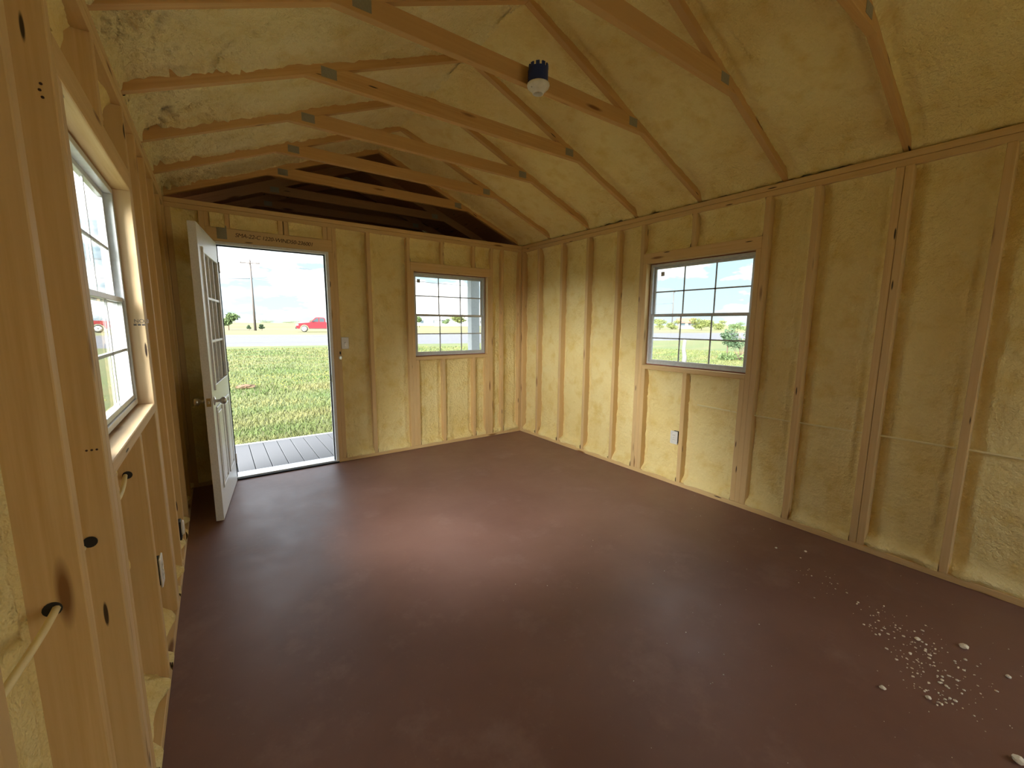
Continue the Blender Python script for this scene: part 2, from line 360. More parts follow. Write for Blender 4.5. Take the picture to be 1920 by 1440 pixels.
# right wall -----------------------------------------------------------------
RW = (-2.838, -1.898)
wr = sheathing('right', YR-DP-.016, DP+.016, [(RW[0]+.012, RW[1]-.012, WZ0+.012, WZ1-.012)], None)
tag(wr, 'right wall of pine studs filled with cream spray foam around a window', 'wall', kind='structure')
def wall_frame(side, wall, a, b, studs, openings, rec, wire=None, cripple=(), mat='pine', res=.016):
    """studs: list of (lo, hi); openings: dict(u0,u1,z0,z1,header) ; foam fills every bay between"""
    sboard(side, 'bottom_plate', a, b, 0, ST, wall, mat)
    sboard(side, 'top_plate', a, b, ZB, ZB+ST-.001, wall, mat); sboard(side, 'top_plate', a, b, ZB+ST+.001, ZP, wall, mat)
    full = list(studs)
    for (s0, s1) in studs: sboard(side, 'stud', s0, s1, ST, ZB, wall, mat)
    for op in openings:
        u0, u1, z0, z1, hh = op['u0'], op['u1'], op['z0'], op['z1'], op['hh']
        for s, e in ((u0-ST*2, u0-ST), (u1+ST, u1+ST*2)): sboard(side, 'king_stud', s, e, ST, ZB, wall, mat); full.append((s, e))
        for s, e in ((u0-ST, u0), (u1, u1+ST)): sboard(side, 'trimmer_stud', s, e, ST, z1, wall, op.get('jamb', mat))
        sboard(side, 'header', u0-ST, u1+ST, z1, z1+hh, wall, op.get('head', mat))
        for c in op['cr']:
            sboard(side, 'cripple_stud', c, c+ST, z1+hh, ZB, wall, mat)
        cs = sorted([(c, c+ST) for c in op['cr']])
        ed = [u0-ST]+[x for c in cs for x in c]+[u1+ST]
        for s, e in zip(ed[::2], ed[1::2]):
            if e-s > .03: panel(side, s, e, z1+hh, ZB, rec*.8, wall, 'spray_foam', res, .5, .2)
        if z0 > .2:
            sboard(side, 'window_sill_board', u0, u1, z0-ST, z0, wall, op.get('sill', mat))
            cs = sorted([(u0, u0+ST)]+[(c, c+ST) for c in op['cr']]+[(u1-ST, u1)])
            for s, e in cs: sboard(side, 'cripple_stud', s, e, ST, z0-ST, wall, mat)
            for (s0, e0), (s1, e1) in zip(cs, cs[1:]): panel(side, e0, s1, ST, z0-ST, rec, wall, 'spray_foam', res, 1.2, 1, wire=wire)
    full = sorted(full)
    for (s0, e0), (s1, e1) in zip(full, full[1:]):
        if s1-e0 < .03: continue
        if any(op['u0']-.05 < (e0+s1)/2 < op['u1']+.05 and e0 < op['u0'] and s1 > op['u1'] for op in openings): continue
        panel(side, e0, s1, ST, ZB, rec, wall, 'spray_foam', res, wire=wire if not (side == 'right' and e0 > -1.9) else None)
def g(f): return (f-ST, f)
RST = [(-.038, 0), g(-.318), g(-.73), g(-1.13), g(-1.537), g(-3.174), (-3.648, -3.610), (-3.608, -3.570), g(-3.982), g(-4.39), g(-4.80), g(-5.2), (YR, YR+ST)]
wall_frame('right', wr, YR-DP, DP, RST, [dict(u0=RW[0], u1=RW[1], z0=WZ0, z1=WZ1, hh=.087, cr=[-2.36])], .052, wire=.745)
# left wall ------------------------------------------------------------------
LW = (-2.902, -1.908)
wl = sheathing('left', YR-DP-.016, DP+.016, [(LW[0]+.012, LW[1]-.012, WZ0+.012, WZ1-.012)], None)
tag(wl, 'left wall of open pine studs and thin foam seen at a grazing angle', 'wall', kind='structure')
LST = [(-.038, 0), g(-.325), g(-.735), g(-1.14), g(-1.50), (-3.28, -3.242), (-3.676, -3.638), g(-4.09), g(-4.5), g(-4.9), g(-5.3), (YR, YR+ST)]
wall_frame('left', wl, YR-DP, DP, LST, [dict(u0=LW[0], u1=LW[1], z0=WZ0, z1=WZ1, hh=.087, cr=[-2.42], jamb='pine_pale', sill='pine_pale')], .072)
# back wall ------------------------------------------------------------------
BW = (-1.442, -.506); DR = (-3.20, -2.296); DZ = 2.079
wb = sheathing('back', XL-DP-.016, DP+.016, [(BW[0]+.012, BW[1]-.012, WZ0+.012, WZ1-.012), (DR[0], DR[1], -.06, DZ)], None, z1=2.381)
tag(wb, 'back wall of foam-filled studs with an open door and a window', 'wall', kind='structure')
sboard('back', 'bottom_plate', XL, DR[0], 0, ST, wb); sboard('back', 'bottom_plate', DR[1], 0, 0, ST, wb)
sboard('back', 'top_plate', XL, 0, ZB, ZB+ST-.001, wb); sboard('back', 'top_plate', XL, 0, ZB+ST+.001, ZP, wb)
BST = [(XL, XL+ST), (-3.276, -3.238), (-2.258, -2.220), (-1.935, -1.897), (-1.518, -1.480), (-.468, -.430), (-.31, -.272), (-.038, 0)]
for s, e_ in BST: sboard('back', 'stud', s, e_, ST, ZB, wb)
for s, e_ in ((-1.480, -1.442), (-.506, -.468)): sboard('back', 'trimmer_stud', s, e_, ST, WZ1+.012, wb)
for s, e_ in ((-3.238, -3.20), (-2.296, -2.258)): sboard('back', 'trimmer_stud', s, e_, ST, DZ, wb)
sboard('back', 'header', -1.480, -.468, WZ1+.012, 2.063, wb); sboard('back', 'window_sill_board', BW[0], BW[1], WZ0-ST, WZ0, wb)
CR = [(-1.122, -1.084), (-.718, -.680)]
for s, e_ in CR: sboard('back', 'cripple_stud', s, e_, 2.063, ZB, wb)
lowc = [(BW[0], BW[0]+ST)]+CR+[(BW[1]-ST, BW[1])]
for s, e_ in lowc: sboard('back', 'cripple_stud', s, e_, ST, WZ0-ST, wb)
for (a, b), (c, d_) in zip(lowc, lowc[1:]): panel('back', b, c, ST, WZ0-ST, .045, wb)
for a, b in ((-1.480, -1.122), (-1.084, -.718), (-.680, -.468)): panel('back', a, b, 2.063, ZB, .035, wb, ridge=.4, blob=.2)
for a, b in ((XL+ST, -3.276), (-2.220, -1.935), (-1.897, -1.518), (-.430, -.31), (-.272, -.038)): panel('back', a, b, ST, ZB, .045, wb)
hd = sboard('back', 'header', -3.238, -2.258, DZ, 2.190, wb)
for s, e_ in ((-3.238, -3.20), (-3.10, -3.062), (-2.705, -2.667), (-2.66, -2.622), (-2.336, -2.298), (-2.296, -2.258)): sboard('back', 'cripple_stud', s, e_, 2.190, ZB, wb)
for a, b in ((-3.062, -2.705), (-2.622, -2.336), (-3.20, -3.10)): panel('back', a, b, 2.190, ZB, .022, wb, ridge=.3, blob=.2)
box('strap_plate', (-3.16, -.002, 2.10), (-3.09, 0, 2.21), 'zinc_plate', wb, 0)
# handwritten pencil code on the door header
R90 = Matrix.Rotation(math.radians(90), 4, 'X')
text_mesh('handwriting', 'SMA-22-C 1220-WIND50-236001', .047, 'ink', wb, Matrix.Translation((-3.035, -.001, 2.128))@R90@Matrix.Rotation(-.02, 4, 'Z'), .22, .92)
# rear wall behind the camera: an unseen opening added to let in more daylight
RD = (-1.62, -.12); RZ = 2.08
wf = sheathing('front', XL-DP-.016, DP+.016, [(RD[0], RD[1], -.06, RZ)], None); tag(wf, 'foam-filled rear wall behind the camera around an added daylight opening', 'wall', kind='structure')
FST = [(XL, XL+ST), (-3.10, -3.062), (-2.69, -2.652), (-2.28, -2.242), (RD[0]-ST, RD[0]), (RD[1], RD[1]+ST), (-.038, 0)]
for s, e_ in FST: sboard('front', 'stud', s, e_, ST, ZB, wf)
sboard('front', 'bottom_plate', XL, RD[0], 0, ST, wf); sboard('front', 'bottom_plate', RD[1], 0, 0, ST, wf); sboard('front', 'top_plate', XL, 0, ZB, ZP, wf)
sboard('front', 'header', RD[0], RD[1], RZ, ZB, wf)
for (a, b), (c, d_) in zip(FST, FST[1:]):
    if c-b > .03 and not (b <= RD[0] and c >= RD[1]): panel('front', b, c, ST, ZB, .05, wf, res=.06)
for nm, x, sx, lb in (('added_sun_leaf', RD[0]-.03, -1, 'added left leaf at the unseen rear opening, angled to block the sun'), ('added_rear_leaf', RD[1]+.03, 1, 'added right leaf at the unseen rear opening, swung outside')):
    D = empty(nm, (x, YR-DP-.03, .03), math.radians(38) if sx < 0 else 0); tag(D, lb, 'door', kind='structure')  # both leaves are added; the left one is angled to keep sun out
    for k in range(5): box('added_leaf_board', (0, -k*.15, 0), (.022, -k*.15-.148, 2.0), 'siding_white', D, .003)
    for z in (.15, .95, 1.80): box('added_leaf_batten', (.022, 0, z), (.044, -.748, z+.1), 'siding_white', D, .003)

# ------------------------------------------------------------------ roof: sheathing, foam bays, trusses
TH = math.atan(.4075); CT, SN = math.cos(TH), math.sin(TH); XM = XL/2; Z0 = 2.402; LS = -XM/CT
def roofP(side, s, d, y):
    if side > 0: return (-s*CT+d*SN, y, Z0+s*SN+d*CT)
    return (XL+s*CT-d*SN, y, Z0+s*SN+d*CT)
YT = [-3.605, -2.985, -2.368, -1.752, -1.140, -.525, .09, .705, 1.32]
YT = [-5.90, -5.445, -4.835, -4.22]+YT
ce = None
bm = bmesh.new()
for sg in (1, -1):
    q = []
    for d in (DP, DP+.016):
        for y in (YR-.2, 1.75):
            for s in (-.16, LS+d*SN/CT+.0): q.append(bm.verts.new(roofP(sg, s, d, y)))
    for f in ((0,1,3,2), (4,5,7,6), (0,1,5,4), (1,3,7,5), (3,2,6,7), (2,0,4,6)): bm.faces.new([q[i] for i in f])
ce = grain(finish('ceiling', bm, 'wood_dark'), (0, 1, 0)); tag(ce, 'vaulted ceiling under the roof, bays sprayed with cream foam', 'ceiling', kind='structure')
def roof_panel(sg, y0, y1, res):
    ns = int((LS+.03)/res); ny = int((y1-y0)/res); s = np.linspace(-.03, LS, ns); y = np.linspace(y0, y1, ny)
    S, Y = np.meshgrid(s, y, indexing='ij'); sd = 200. if sg > 0 else 260.
    n1 = fbm(S*4+sd, Y*4+sd, 3); n2 = fbm(S*15+sd, Y*15, 3); n3 = fbm(S*50+sd, Y*50, 2)
    dy = np.minimum(Y-y0, y1-Y)
    rec = .058
    d = rec-.026*(.7+.8*n1)*np.exp(-dy/.02)+.010*n1+.006*n2+.004*n3
    # eave lip, ragged, leaves a dark slit above the plate
    d -= (.062+.035*n2+.02*n1)*np.exp(-np.clip(S+.005, 0, 9)/.024)
    d -= .008*np.exp(-((dy-.06-.02*n1)/.014)**2)*(1+1.5*n2)
    if sg < 0:   # coarse ragged texture and cracks on the left slope
        d += .05*np.exp(-(fbm(S*14+sd+Y*5+2*n1, Y*5, 3)/.09)**2)*np.exp(-S/.8)*np.clip(.5+2*n1, 0, 1)+.016*n3*np.exp(-S/.5)+.008*n2
    else:
        d += .016*np.clip(fbm(S*18+sd, Y*18, 2), 0, 1)*np.clip(1.2-S, 0, 1)
    d -= .03*np.exp(-(LS-S)/.05)          # filled, rounded ridge
    d = np.clip(d, -.004, DP-.002)
    S = S+np.clip(S/LS, 0, 1)**4*(d*SN/CT+.010)
    P = np.stack(np.broadcast_arrays(*roofP(sg, S, d, Y)), -1).astype(float)
    return grid_mesh('foam_panel', P, 'spray_foam_pale' if sg < 0 else 'spray_foam', ce, flip=sg > 0)
bays = [(YR, YT[0]-.019)]+[(a+.019, b-.019) for a, b in zip(YT, YT[1:]) if b <= .1]
for a, b in bays:
    for sg in (1, -1): roof_panel(sg, a, b, .016 if b > -3.7 else .05)

names = {-3.605: 'pine roof truss nearest the camera at the upper right corner', -2.985: 'pine roof truss just before the one carrying the lampholder',
 -2.368: 'pine roof truss carrying the white lampholder in its blue box', -1.752: 'second long pine roof truss behind the lampholder, counting its own as first',
 -1.140: 'third pine roof truss counting from the lampholder one', -.525: 'last pine roof truss standing before the back wall',
 .09: 'pine roof truss right above the back wall', .705: 'dark roof truss in the unlit loft above the porch', 1.32: 'farthest roof truss deep in the dark porch loft',
 -4.22: 'roof truss right above the camera', -4.835: 'roof truss behind the camera', -5.445: 'second roof truss behind the camera', -5.90: 'roof truss beside the rear wall'}
CZ0, CZ1 = 2.703, 2.792
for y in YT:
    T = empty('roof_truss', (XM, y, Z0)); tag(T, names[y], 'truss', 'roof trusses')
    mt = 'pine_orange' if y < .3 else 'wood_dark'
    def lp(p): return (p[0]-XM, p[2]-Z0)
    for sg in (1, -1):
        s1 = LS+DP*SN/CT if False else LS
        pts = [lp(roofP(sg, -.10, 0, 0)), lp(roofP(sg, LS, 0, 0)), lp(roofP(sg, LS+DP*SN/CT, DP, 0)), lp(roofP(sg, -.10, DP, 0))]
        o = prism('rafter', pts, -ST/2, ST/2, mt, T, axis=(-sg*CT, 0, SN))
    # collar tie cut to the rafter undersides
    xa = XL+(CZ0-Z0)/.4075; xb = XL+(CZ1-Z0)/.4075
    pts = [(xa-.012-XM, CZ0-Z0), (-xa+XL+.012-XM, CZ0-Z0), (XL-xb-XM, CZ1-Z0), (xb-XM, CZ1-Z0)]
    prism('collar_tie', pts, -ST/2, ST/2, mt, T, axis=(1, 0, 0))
    for sx in (-1, 1):
        cx = (XM-(XL+.86))*sx; cz = .345
        for yy in (-ST/2-.0015, ST/2+.0005):
            box('nail_plate', (cx-.040, yy, cz-.026), (cx+.040, yy+.001, cz+.026), 'zinc_plate', T, 0)
    box('nail_plate', (-.045, -ST/2-.0015, .735), (.045, -ST/2-.0005, .80), 'zinc_plate', T, 0)

# porch loft: soffit, far gable boards
sw_ = boxes('porch_bounce_boards', [((XL-.3, .106, 2.372), (.3, 1.62, 2.383))], 'siding_white'); tag(sw_, 'added white boards under the porch roof, bouncing daylight indoors', 'ceiling', kind='structure')  # white underside added to bounce daylight in through door and window
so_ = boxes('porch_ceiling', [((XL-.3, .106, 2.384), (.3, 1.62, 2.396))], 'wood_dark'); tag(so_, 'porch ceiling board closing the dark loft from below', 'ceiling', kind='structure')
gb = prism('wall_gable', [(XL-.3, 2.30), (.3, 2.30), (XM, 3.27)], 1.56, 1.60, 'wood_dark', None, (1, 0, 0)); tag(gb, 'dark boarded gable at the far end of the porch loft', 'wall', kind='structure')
gr = prism('wall_gable_rear', [(XL-.1, 2.38), (.1, 2.38), (XM, 3.2)], YR-.1, YR-.08, 'sheathing', None); tag(gr, 'boarded gable above the rear wall', 'wall', kind='structure')

# ------------------------------------------------------------------ windows
def make_window(name, side, u0, u1, z0, z1, label, sticker, first_right=False):
    f = SIDE[side]; W = empty(name, f((u0+u1)/2, z0, .075)); tag(W, label, 'window', kind='structure'); o0 = Vector(W.location)
    def B(nm, a, b, c, d, e1, e2, mat, par, bev=.0015):
        lo = Vector(f(a, c, e1))-o0; hi = Vector(f(b, d, e2))-o0; return box(nm, lo, hi, mat, par, bev)
    def ring(nm, a, b, c, d, wd, e1, e2, mat, par):
        lst = [((a, c), (b, c+wd)), ((a, d-wd), (b, d)), ((a, c+wd), (a+wd, d-wd)), ((b-wd, c+wd), (b, d-wd))]
        return boxes(nm, [(Vector(f(p[0], p[1], e1))-o0, Vector(f(q[0], q[1], e2))-o0) for p, q in lst], mat, par, .0015)
    ring('edge_strip', u0, u1, z0, z1, .012, .068, .088, 'red_edge', W)
    a, b, c, d = u0+.010, u1-.010, z0+.008, z1-.008
    ring('frame', a, b, c, d, .022, .055, .110, 'vinyl_white', W)
    mid = (c+d)/2-.005
    for nm, p, q, e1 in (('upper_sash', mid-.012, d-.022, .082), ('lower_sash', c+.022, mid+.014, .062)):
        s = ring(nm, a+.022, b-.022, p, q, .020, e1, e1+.018, 'vinyl_white', W)
        ia, ib, ic, id_ = a+.042, b-.042, p+.020, q-.020
        for i in range(3):
            for j in range(2):
                pa, pb = ia+(ib-ia)*i/3, ia+(ib-ia)*(i+1)/3; pc, pd = ic+(id_-ic)*j/2, ic+(id_-ic)*(j+1)/2
                B('pane', pa, pb, pc, pd, e1+.012, e1+.014, 'window_glass', s, 0)
        for i in (1, 2): B('muntin', ia+(ib-ia)*i/3-.0055, ia+(ib-ia)*i/3+.0055, ic, id_, e1+.004, e1+.010, 'muntin_grey', s, 0)
        B('muntin', ia, ib, (ic+id_)/2-.0055, (ic+id_)/2+.0055, e1+.004, e1+.010, 'muntin_grey', s, 0)
        if nm == 'upper_sash' and sticker:
            su = ib-.075 if first_right else ia+.02
            B('sticker', su, su+.036, id_-.062, id_-.024, e1+.010, e1+.0115, 'sticker_grey', s, 0)
    return W
make_window('window_1', 'left', LW[0], LW[1], WZ0, WZ1, 'tall-looking gridded window in the left wall beside the camera', False)
make_window('window_2', 'back', BW[0], BW[1], WZ0, WZ1+.012, 'small gridded window in the back wall showing a white porch post', True)
make_window('window_3', 'right', RW[0], RW[1], WZ0, WZ1, 'gridded window in the right wall looking onto trees and a road', True, True)
# grade stamp on the far jamb of the left window
Rj = Matrix.Translation((-3.525, LW[1]-.0008, 1.405))@Matrix.Rotation(math.radians(90), 4, 'X')
text_mesh('grade_stamp', 'NO.2', .022, 'stamp_ink', wl, Rj)
for k in range(3): box('grade_stamp_line', (-3.527+k*.014, LW[1]-.0012, 1.392), (-3.517+k*.014, LW[1]-.0004, 1.400), 'stamp_ink', wl, 0)

# ------------------------------------------------------------------ door frame and open leaf
df = empty('trim_1', (-2.74, .05, 0)); tag(df, 'white door frame with metal threshold in the back wall', 'door frame', kind='structure'); o0 = Vector(df.location)
def DB(nm, lo, hi, mat, bev=.002): return box(nm, Vector(lo)-o0, Vector(hi)-o0, mat, df, bev)
DB('jamb', (DR[0], -.004, 0), (DR[0]+.026, .115, DZ), 'door_white'); DB('jamb', (DR[1]-.026, -.004, 0), (DR[1], .115, DZ), 'door_white')
DB('head_jamb', (DR[0]+.026, -.004, DZ-.024), (DR[1]-.026, .115, DZ), 'door_white')
for nm, lo, hi in (('weather_strip', (DR[1]-.036, .040, .02), (DR[1]-.026, .052, DZ-.024)), ('weather_strip', (DR[0]+.026, .040, .02), (DR[0]+.036, .052, DZ-.024)), ('weather_strip', (DR[0]+.026, .040, DZ-.034), (DR[1]-.026, .052, DZ-.024))):
    DB(nm, lo, hi, 'black_rubber', 0)
DB('threshold', (DR[0], .012, -.004), (DR[1], .17, .022), 'aluminium', .006); DB('threshold_seal', (DR[0], -.012, 0), (DR[1], .012, .014), 'black_rubber', .003)
DB('strike_plate', (DR[1]-.028, .002, .83), (DR[1]-.0255, .035, .90), 'nickel', 0)
dx, dy = -.131, -.9914
door = empty('door_1', (-3.172, -.026, .010)); door.rotation_euler = (0, 0, math.atan2(dy, dx)); tag(door, 'white open door leaf with nine-pane window and two lower panels', 'door', kind='structure')
DWD, DHT, DTH = .866, 2.046, .046
lx0, lx1, lz0, lz1 = .135, .735, .945, 1.885
bm = bmesh.new()
for lo, hi in (((0, -DTH, 0), (DWD, 0, lz0)), ((0, -DTH, lz1), (DWD, 0, DHT)), ((0, -DTH, lz0), (lx0, 0, lz1)), ((lx1, -DTH, lz0), (DWD, 0, lz1))): add_box(bm, lo, hi)
bmesh.ops.remove_doubles(bm, verts=bm.verts[:], dist=1e-5)
leaf = grain(finish('door_leaf', bm, 'door_white', door), (0, 0, 1))
def ringl(nm, a, b, c, d, wd, e1, e2, mat, par):
    return boxes(nm, [((a, e1, c), (b, e2, c+wd)), ((a, e1, d-wd), (b, e2, d)), ((a, e1, c+wd), (a+wd, e2, d-wd)), ((b-wd, e1, c+wd), (b, e2, d-wd))], mat, par, .003)
lf = ringl('window_frame', lx0-.022, lx1+.022, lz0-.022, lz1+.022, .04, -.006, .012, 'door_white', door)
ringl('window_frame', lx0-.022, lx1+.022, lz0-.022, lz1+.022, .04, -DTH-.012, -DTH+.006, 'door_white', door)
ix0, ix1, iz0, iz1 = lx0+.018, lx1-.018, lz0+.018, lz1-.018
for i in range(3):
    for j in range(3):
        box('pane', (ix0+(ix1-ix0)*i/3, -.026, iz0+(iz1-iz0)*j/3), (ix0+(ix1-ix0)*(i+1)/3, -.022, iz0+(iz1-iz0)*(j+1)/3), 'window_glass', lf, 0)
for k in (1, 2):
    u = ix0+(ix1-ix0)*k/3; v = iz0+(iz1-iz0)*k/3
    for e1, e2 in ((-.018, .006), (-DTH-.006, -.028)):
        box('muntin', (u-.009, e1, iz0), (u+.009, e2, iz1), 'door_white', lf, .003); box('muntin', (ix0, e1, v-.009), (ix1, e2, v+.009), 'door_white', lf, .003)
for a, b in ((.115, .375), (.490, .750)):
    rp = ringl('panel_moulding', a, b, .20, .80, .020, -.002, .008, 'door_white', door)
    box('raised_panel', (a+.045, -.002, .245), (b-.045, .007, .755), 'door_white', door, .006)
kx, kz = DWD-.062, .855
kn = lathe('knob', [(.030, 0), (.031, .004), (.024, .007), (.011, .010), (.010, .032), (.018, .038), (.026, .048), (.026, .062), (.018, .070), (.006, .071)], 'nickel', door, 20, 'Y'); kn.location = (kx, 0, kz)
kn2 = lathe('knob', [(.030, 0), (.031, -.004), (.024, -.007), (.011, -.010), (.010, -.032), (.018, -.038), (.026, -.048), (.026, -.062), (.018, -.070), (.006, -.071)], 'nickel', door, 20, 'Y'); kn2.location = (kx, -DTH, kz)
box('latch_plate', (DWD, -DTH/2-.013, kz-.029), (DWD+.0015, -DTH/2+.013, kz+.029), 'brass', door, 0)
box('latch_bolt', (DWD+.001, -DTH/2-.006, kz-.010), (DWD+.010, -DTH/2+.006, kz+.010), 'nickel', door, .002)
for z in (.2, 1.02, 1.85):
    h = tube('hinge', [(-.004, .005, z-.045), (-.004, .005, z+.045)], .007, 'nickel', door)

# ------------------------------------------------------------------ electrical things
lh = empty('lampholder', (-1.715, -2.368-.075, 2.688)); tag(lh, 'white porcelain lampholder in a blue ceiling box on a truss', 'lampholder')
bmc = bmesh.new()
def ringwall(bm, r0, r1, z0, z1, a0, a1, n=6):
    vs = []
    for k in range(n+1):
        t = a0+(a1-a0)*k/n; c, s = math.cos(t), math.sin(t)
        vs.append([bm.verts.new((r*c, r*s, z)) for r, z in ((r0, z0), (r1, z0), (r1, z1), (r0, z1))])
    for A, B in zip(vs, vs[1:]):
        for k in range(4): bm.faces.new((A[k], A[(k+1) % 4], B[(k+1) % 4], B[k]))
    bm.faces.new(vs[0][::-1]); bm.faces.new(vs[-1])
ringwall(bmc, .0, .050, 0, .006, 0, 2*math.pi*.9999, 28); ringwall(bmc, .046, .052, 0, .075, 0, 2*math.pi*.9999, 28)
ob = finish('ceiling_box', bmc, 'blue_plastic', lh)
for k in range(10):
    b_ = bmesh.new(); t = 2*math.pi*k/10; ringwall(b_, .046, .053, .074, .092, t, t+.38, 3); finish('box_rib', b_, 'blue_plastic', lh)
box('mounting_bracket', (-.03, .045, .01), (.03, .0555, .085), 'blue_plastic', lh, .002)
lathe('socket', [(.060, 0), (.061, -.006), (.057, -.016), (.046, -.024), (.036, -.034), (.030, -.046), (.024, -.047), (.022, -.030), (.002, -.028)], 'porcelain', lh, 28)
lathe('contact', [(.012, -.0295), (.008, -.034), (.002, -.035)], 'brass', lh, 12)
for sx in (-1, 1):
    sc = lathe('screw', [(.004, 0), (.004, -.003), (.001, -.004)], 'nickel', lh, 8); sc.location = (sx*.045, 0, -.023)

def device(name, loc, rz, label, cat, kind):
    T = empty(name, loc, rz); tag(T, label, cat)
    box('electrical_box', (-.029, .003, -.050), (.029, .055, .050), 'blue_plastic' if kind != 'outlet' else 'black_rubber', T, .002)
    box('cover_plate', (-.035, -.004, -.058), (.035, .003, .058), 'plate_white', T, .003)
    if kind == 'switch':
        box('toggle_slot', (-.006, -.0052, -.013), (.006, -.0035, .013), 'plate_white', T, 0)
        tg = box('toggle', (-.004, -.016, -.002), (.004, -.004, .010), 'plate_white', T, .0015)
        for z in (-.030, .030): box('screw', (-.003, -.0052, z-.003), (.003, -.0038, z+.003), 'nickel', T, .0008)
    else:
        for z in (-.020, .020):
            r = box('receptacle', (-.017, -.0055, z-.014), (.017, -.0035, z+.014), 'porcelain', T, .003)
            for x in (-.006, .006): box('slot', (x-.001, -.0058, z-.003), (x+.001, -.0052, z+.006), 'black_rubber', r, 0)
        box('screw', (-.003, -.0052, -.003), (.003, -.0038, .003), 'nickel', T, .0008)
    return T
device('light_switch', (-2.184, -.004, 1.213), 0, 'white toggle light switch beside the open door', 'switch', 'switch')
device('wall_outlet', (-.008, -2.284, .431), -math.pi/2, 'white duplex outlet below the right wall window', 'outlet', 'outlet')
device('wall_outlet', (XL+.004, -2.335, .445), math.pi/2, 'outlet in a dark box below the left wall window', 'outlet', 'outlet')
rc = empty('wall_outlet', (XL+.006, -1.43, .235)); tag(rc, 'white round covered outlet low on the left wall near the door', 'outlet')
box('electrical_box', (-.05, -.03, -.06), (0, .03, .05), 'black_rubber', rc, .003); o = lathe('cover_plate', [(.042, 0), (.044, .004), (.038, .010), (.01, .012)], 'plate_white', rc, 20, 'X'); o.location = (.001, 0, .005)
# key ring on a nail by the door
kr = empty('key_ring', (-2.236, -.006, 1.10)); tag(kr, 'key ring hanging from a nail under the light switch', 'keys')
pts = [(.018*math.cos(t), -.004, -.022+.018*math.sin(t)) for t in [2*math.pi*k/18 for k in range(19)]]
tube('ring', pts, .002, 'nickel', kr, 6); tube('nail', [(0, .006, .002), (0, -.012, .004)], .0022, 'black_rubber', kr, 6)
box('key_tag', (-.012, -.008, -.047), (.012, -.006, -.018), 'nickel', kr, .002); box('key', (-.006, -.0055, -.062), (.000, -.004, -.030), 'brass', kr, .001)
box('key', (-.006, -.007, .002), (.006, -.002, .030), 'black_rubber', kr, .001)
# cables, half buried in foam
def cable(pts, label):
    return tag(tube('electrical_cable', pts, .0065, 'foam_bead', None, 8), label, 'cable')
wy = [(.041+.004*math.sin(7*y)+.002*math.sin(23*y), y, .745+.006*math.sin(3*y+1)) for y in np.arange(-4.35, -2.42, .05)]
cable(wy, 'foam-covered cable running level across the right wall studs')
wy = [(XL-.050+.010*math.sin(9*y), y, .865-.03*max(0, (-3.28-y))+.01*math.sin(5*y)) for y in np.arange(-3.66, -2.10, .04)]
cable(wy, 'pale cable threaded through drilled holes in the left wall studs')
for y, z in ((-3.2815, .863), (-2.9425-.038, .862), (-2.421, .862), (-3.677, .85)):
    o = lathe('drilled_hole', [(.014, -.0006), (.014, .0006)], 'black_rubber', wl, 16, 'Y', False); o.location = (XL-.046, y, z+.008)
for (dz, dyy) in ((1.915, 0), (1.902, 0), (1.888, .0)):
    o = lathe('nail_hole', [(.003, -.0005), (.003, .0005)], 'ink', wl, 8, 'Y', False); o.location = (XL-.020-.003*(dz == 1.902), LW[0]-2*ST-.0006, dz)
for k in range(3):
    o = lathe('nail_hole', [(.0025, -.0005), (.0025, .0005)], 'ink', wl, 8, 'Y', False); o.location = (XL-.012-k*.009, LW[0]-2*ST-.0006, 1.10)

# foam crumbs on the floor
def blob(name, c, r, mat, parent=None, sub=1, squash=.6):
    bm = bmesh.new(); bmesh.ops.create_icosphere(bm, subdivisions=sub, radius=r)
    for v in bm.verts: v.co = Vector((v.co.x*random.uniform(.75, 1.25), v.co.y*random.uniform(.75, 1.25), v.co.z*squash*random.uniform(.8, 1.2)))
    zmin = min(v.co.z for v in bm.verts)
    for v in bm.verts: v.co += Vector((0, 0, -zmin))
    o = finish(name, bm, mat, parent, False); o.location = c; o.rotation_euler = (0, 0, random.uniform(0, 6)); return o
big = [(-.639, -4.174, .016, 'largest flat foam flake near the right wall'), (-1.21, -4.031, .010, 'lone white foam crumb with a dark side, left of the crumb trail'), (-1.206, -4.374, .017, 'white foam chunk at the lower right picture corner'),
 (-.718, -4.309, .009, 'foam crumb at the right picture edge'), (-1.122, -4.145, .009, 'foam crumb at the near end of the trail'), (-.744, -4.043, .010, 'foam crumb in the densest part of the trail'),
 (-.31, -3.443, .008, 'foam crumb close to the right wall bottom plate'), (-.415, -3.317, .007, 'foam crumb at the far end of the trail')]
for x, y, r, lb in big: tag(blob('foam_chunk', (x, y, 0), r, 'crumb_foam', None, 2), lb, 'foam chunk', 'foam chunks on the floor')
V = []; F = []
path = [(-.31, -3.443), (-.58, -3.62), (-.693, -3.90), (-.744, -4.043), (-.873, -4.101), (-.95, -4.165), (-1.1, -4.16)]
ico = bmesh.new(); bmesh.ops.create_icosphere(ico, subdivisions=1, radius=1); iv = np.array([v.co[:] for v in ico.verts]); ifc = np.array([[v.index for v in f.verts] for f in ico.faces]); ico.free()
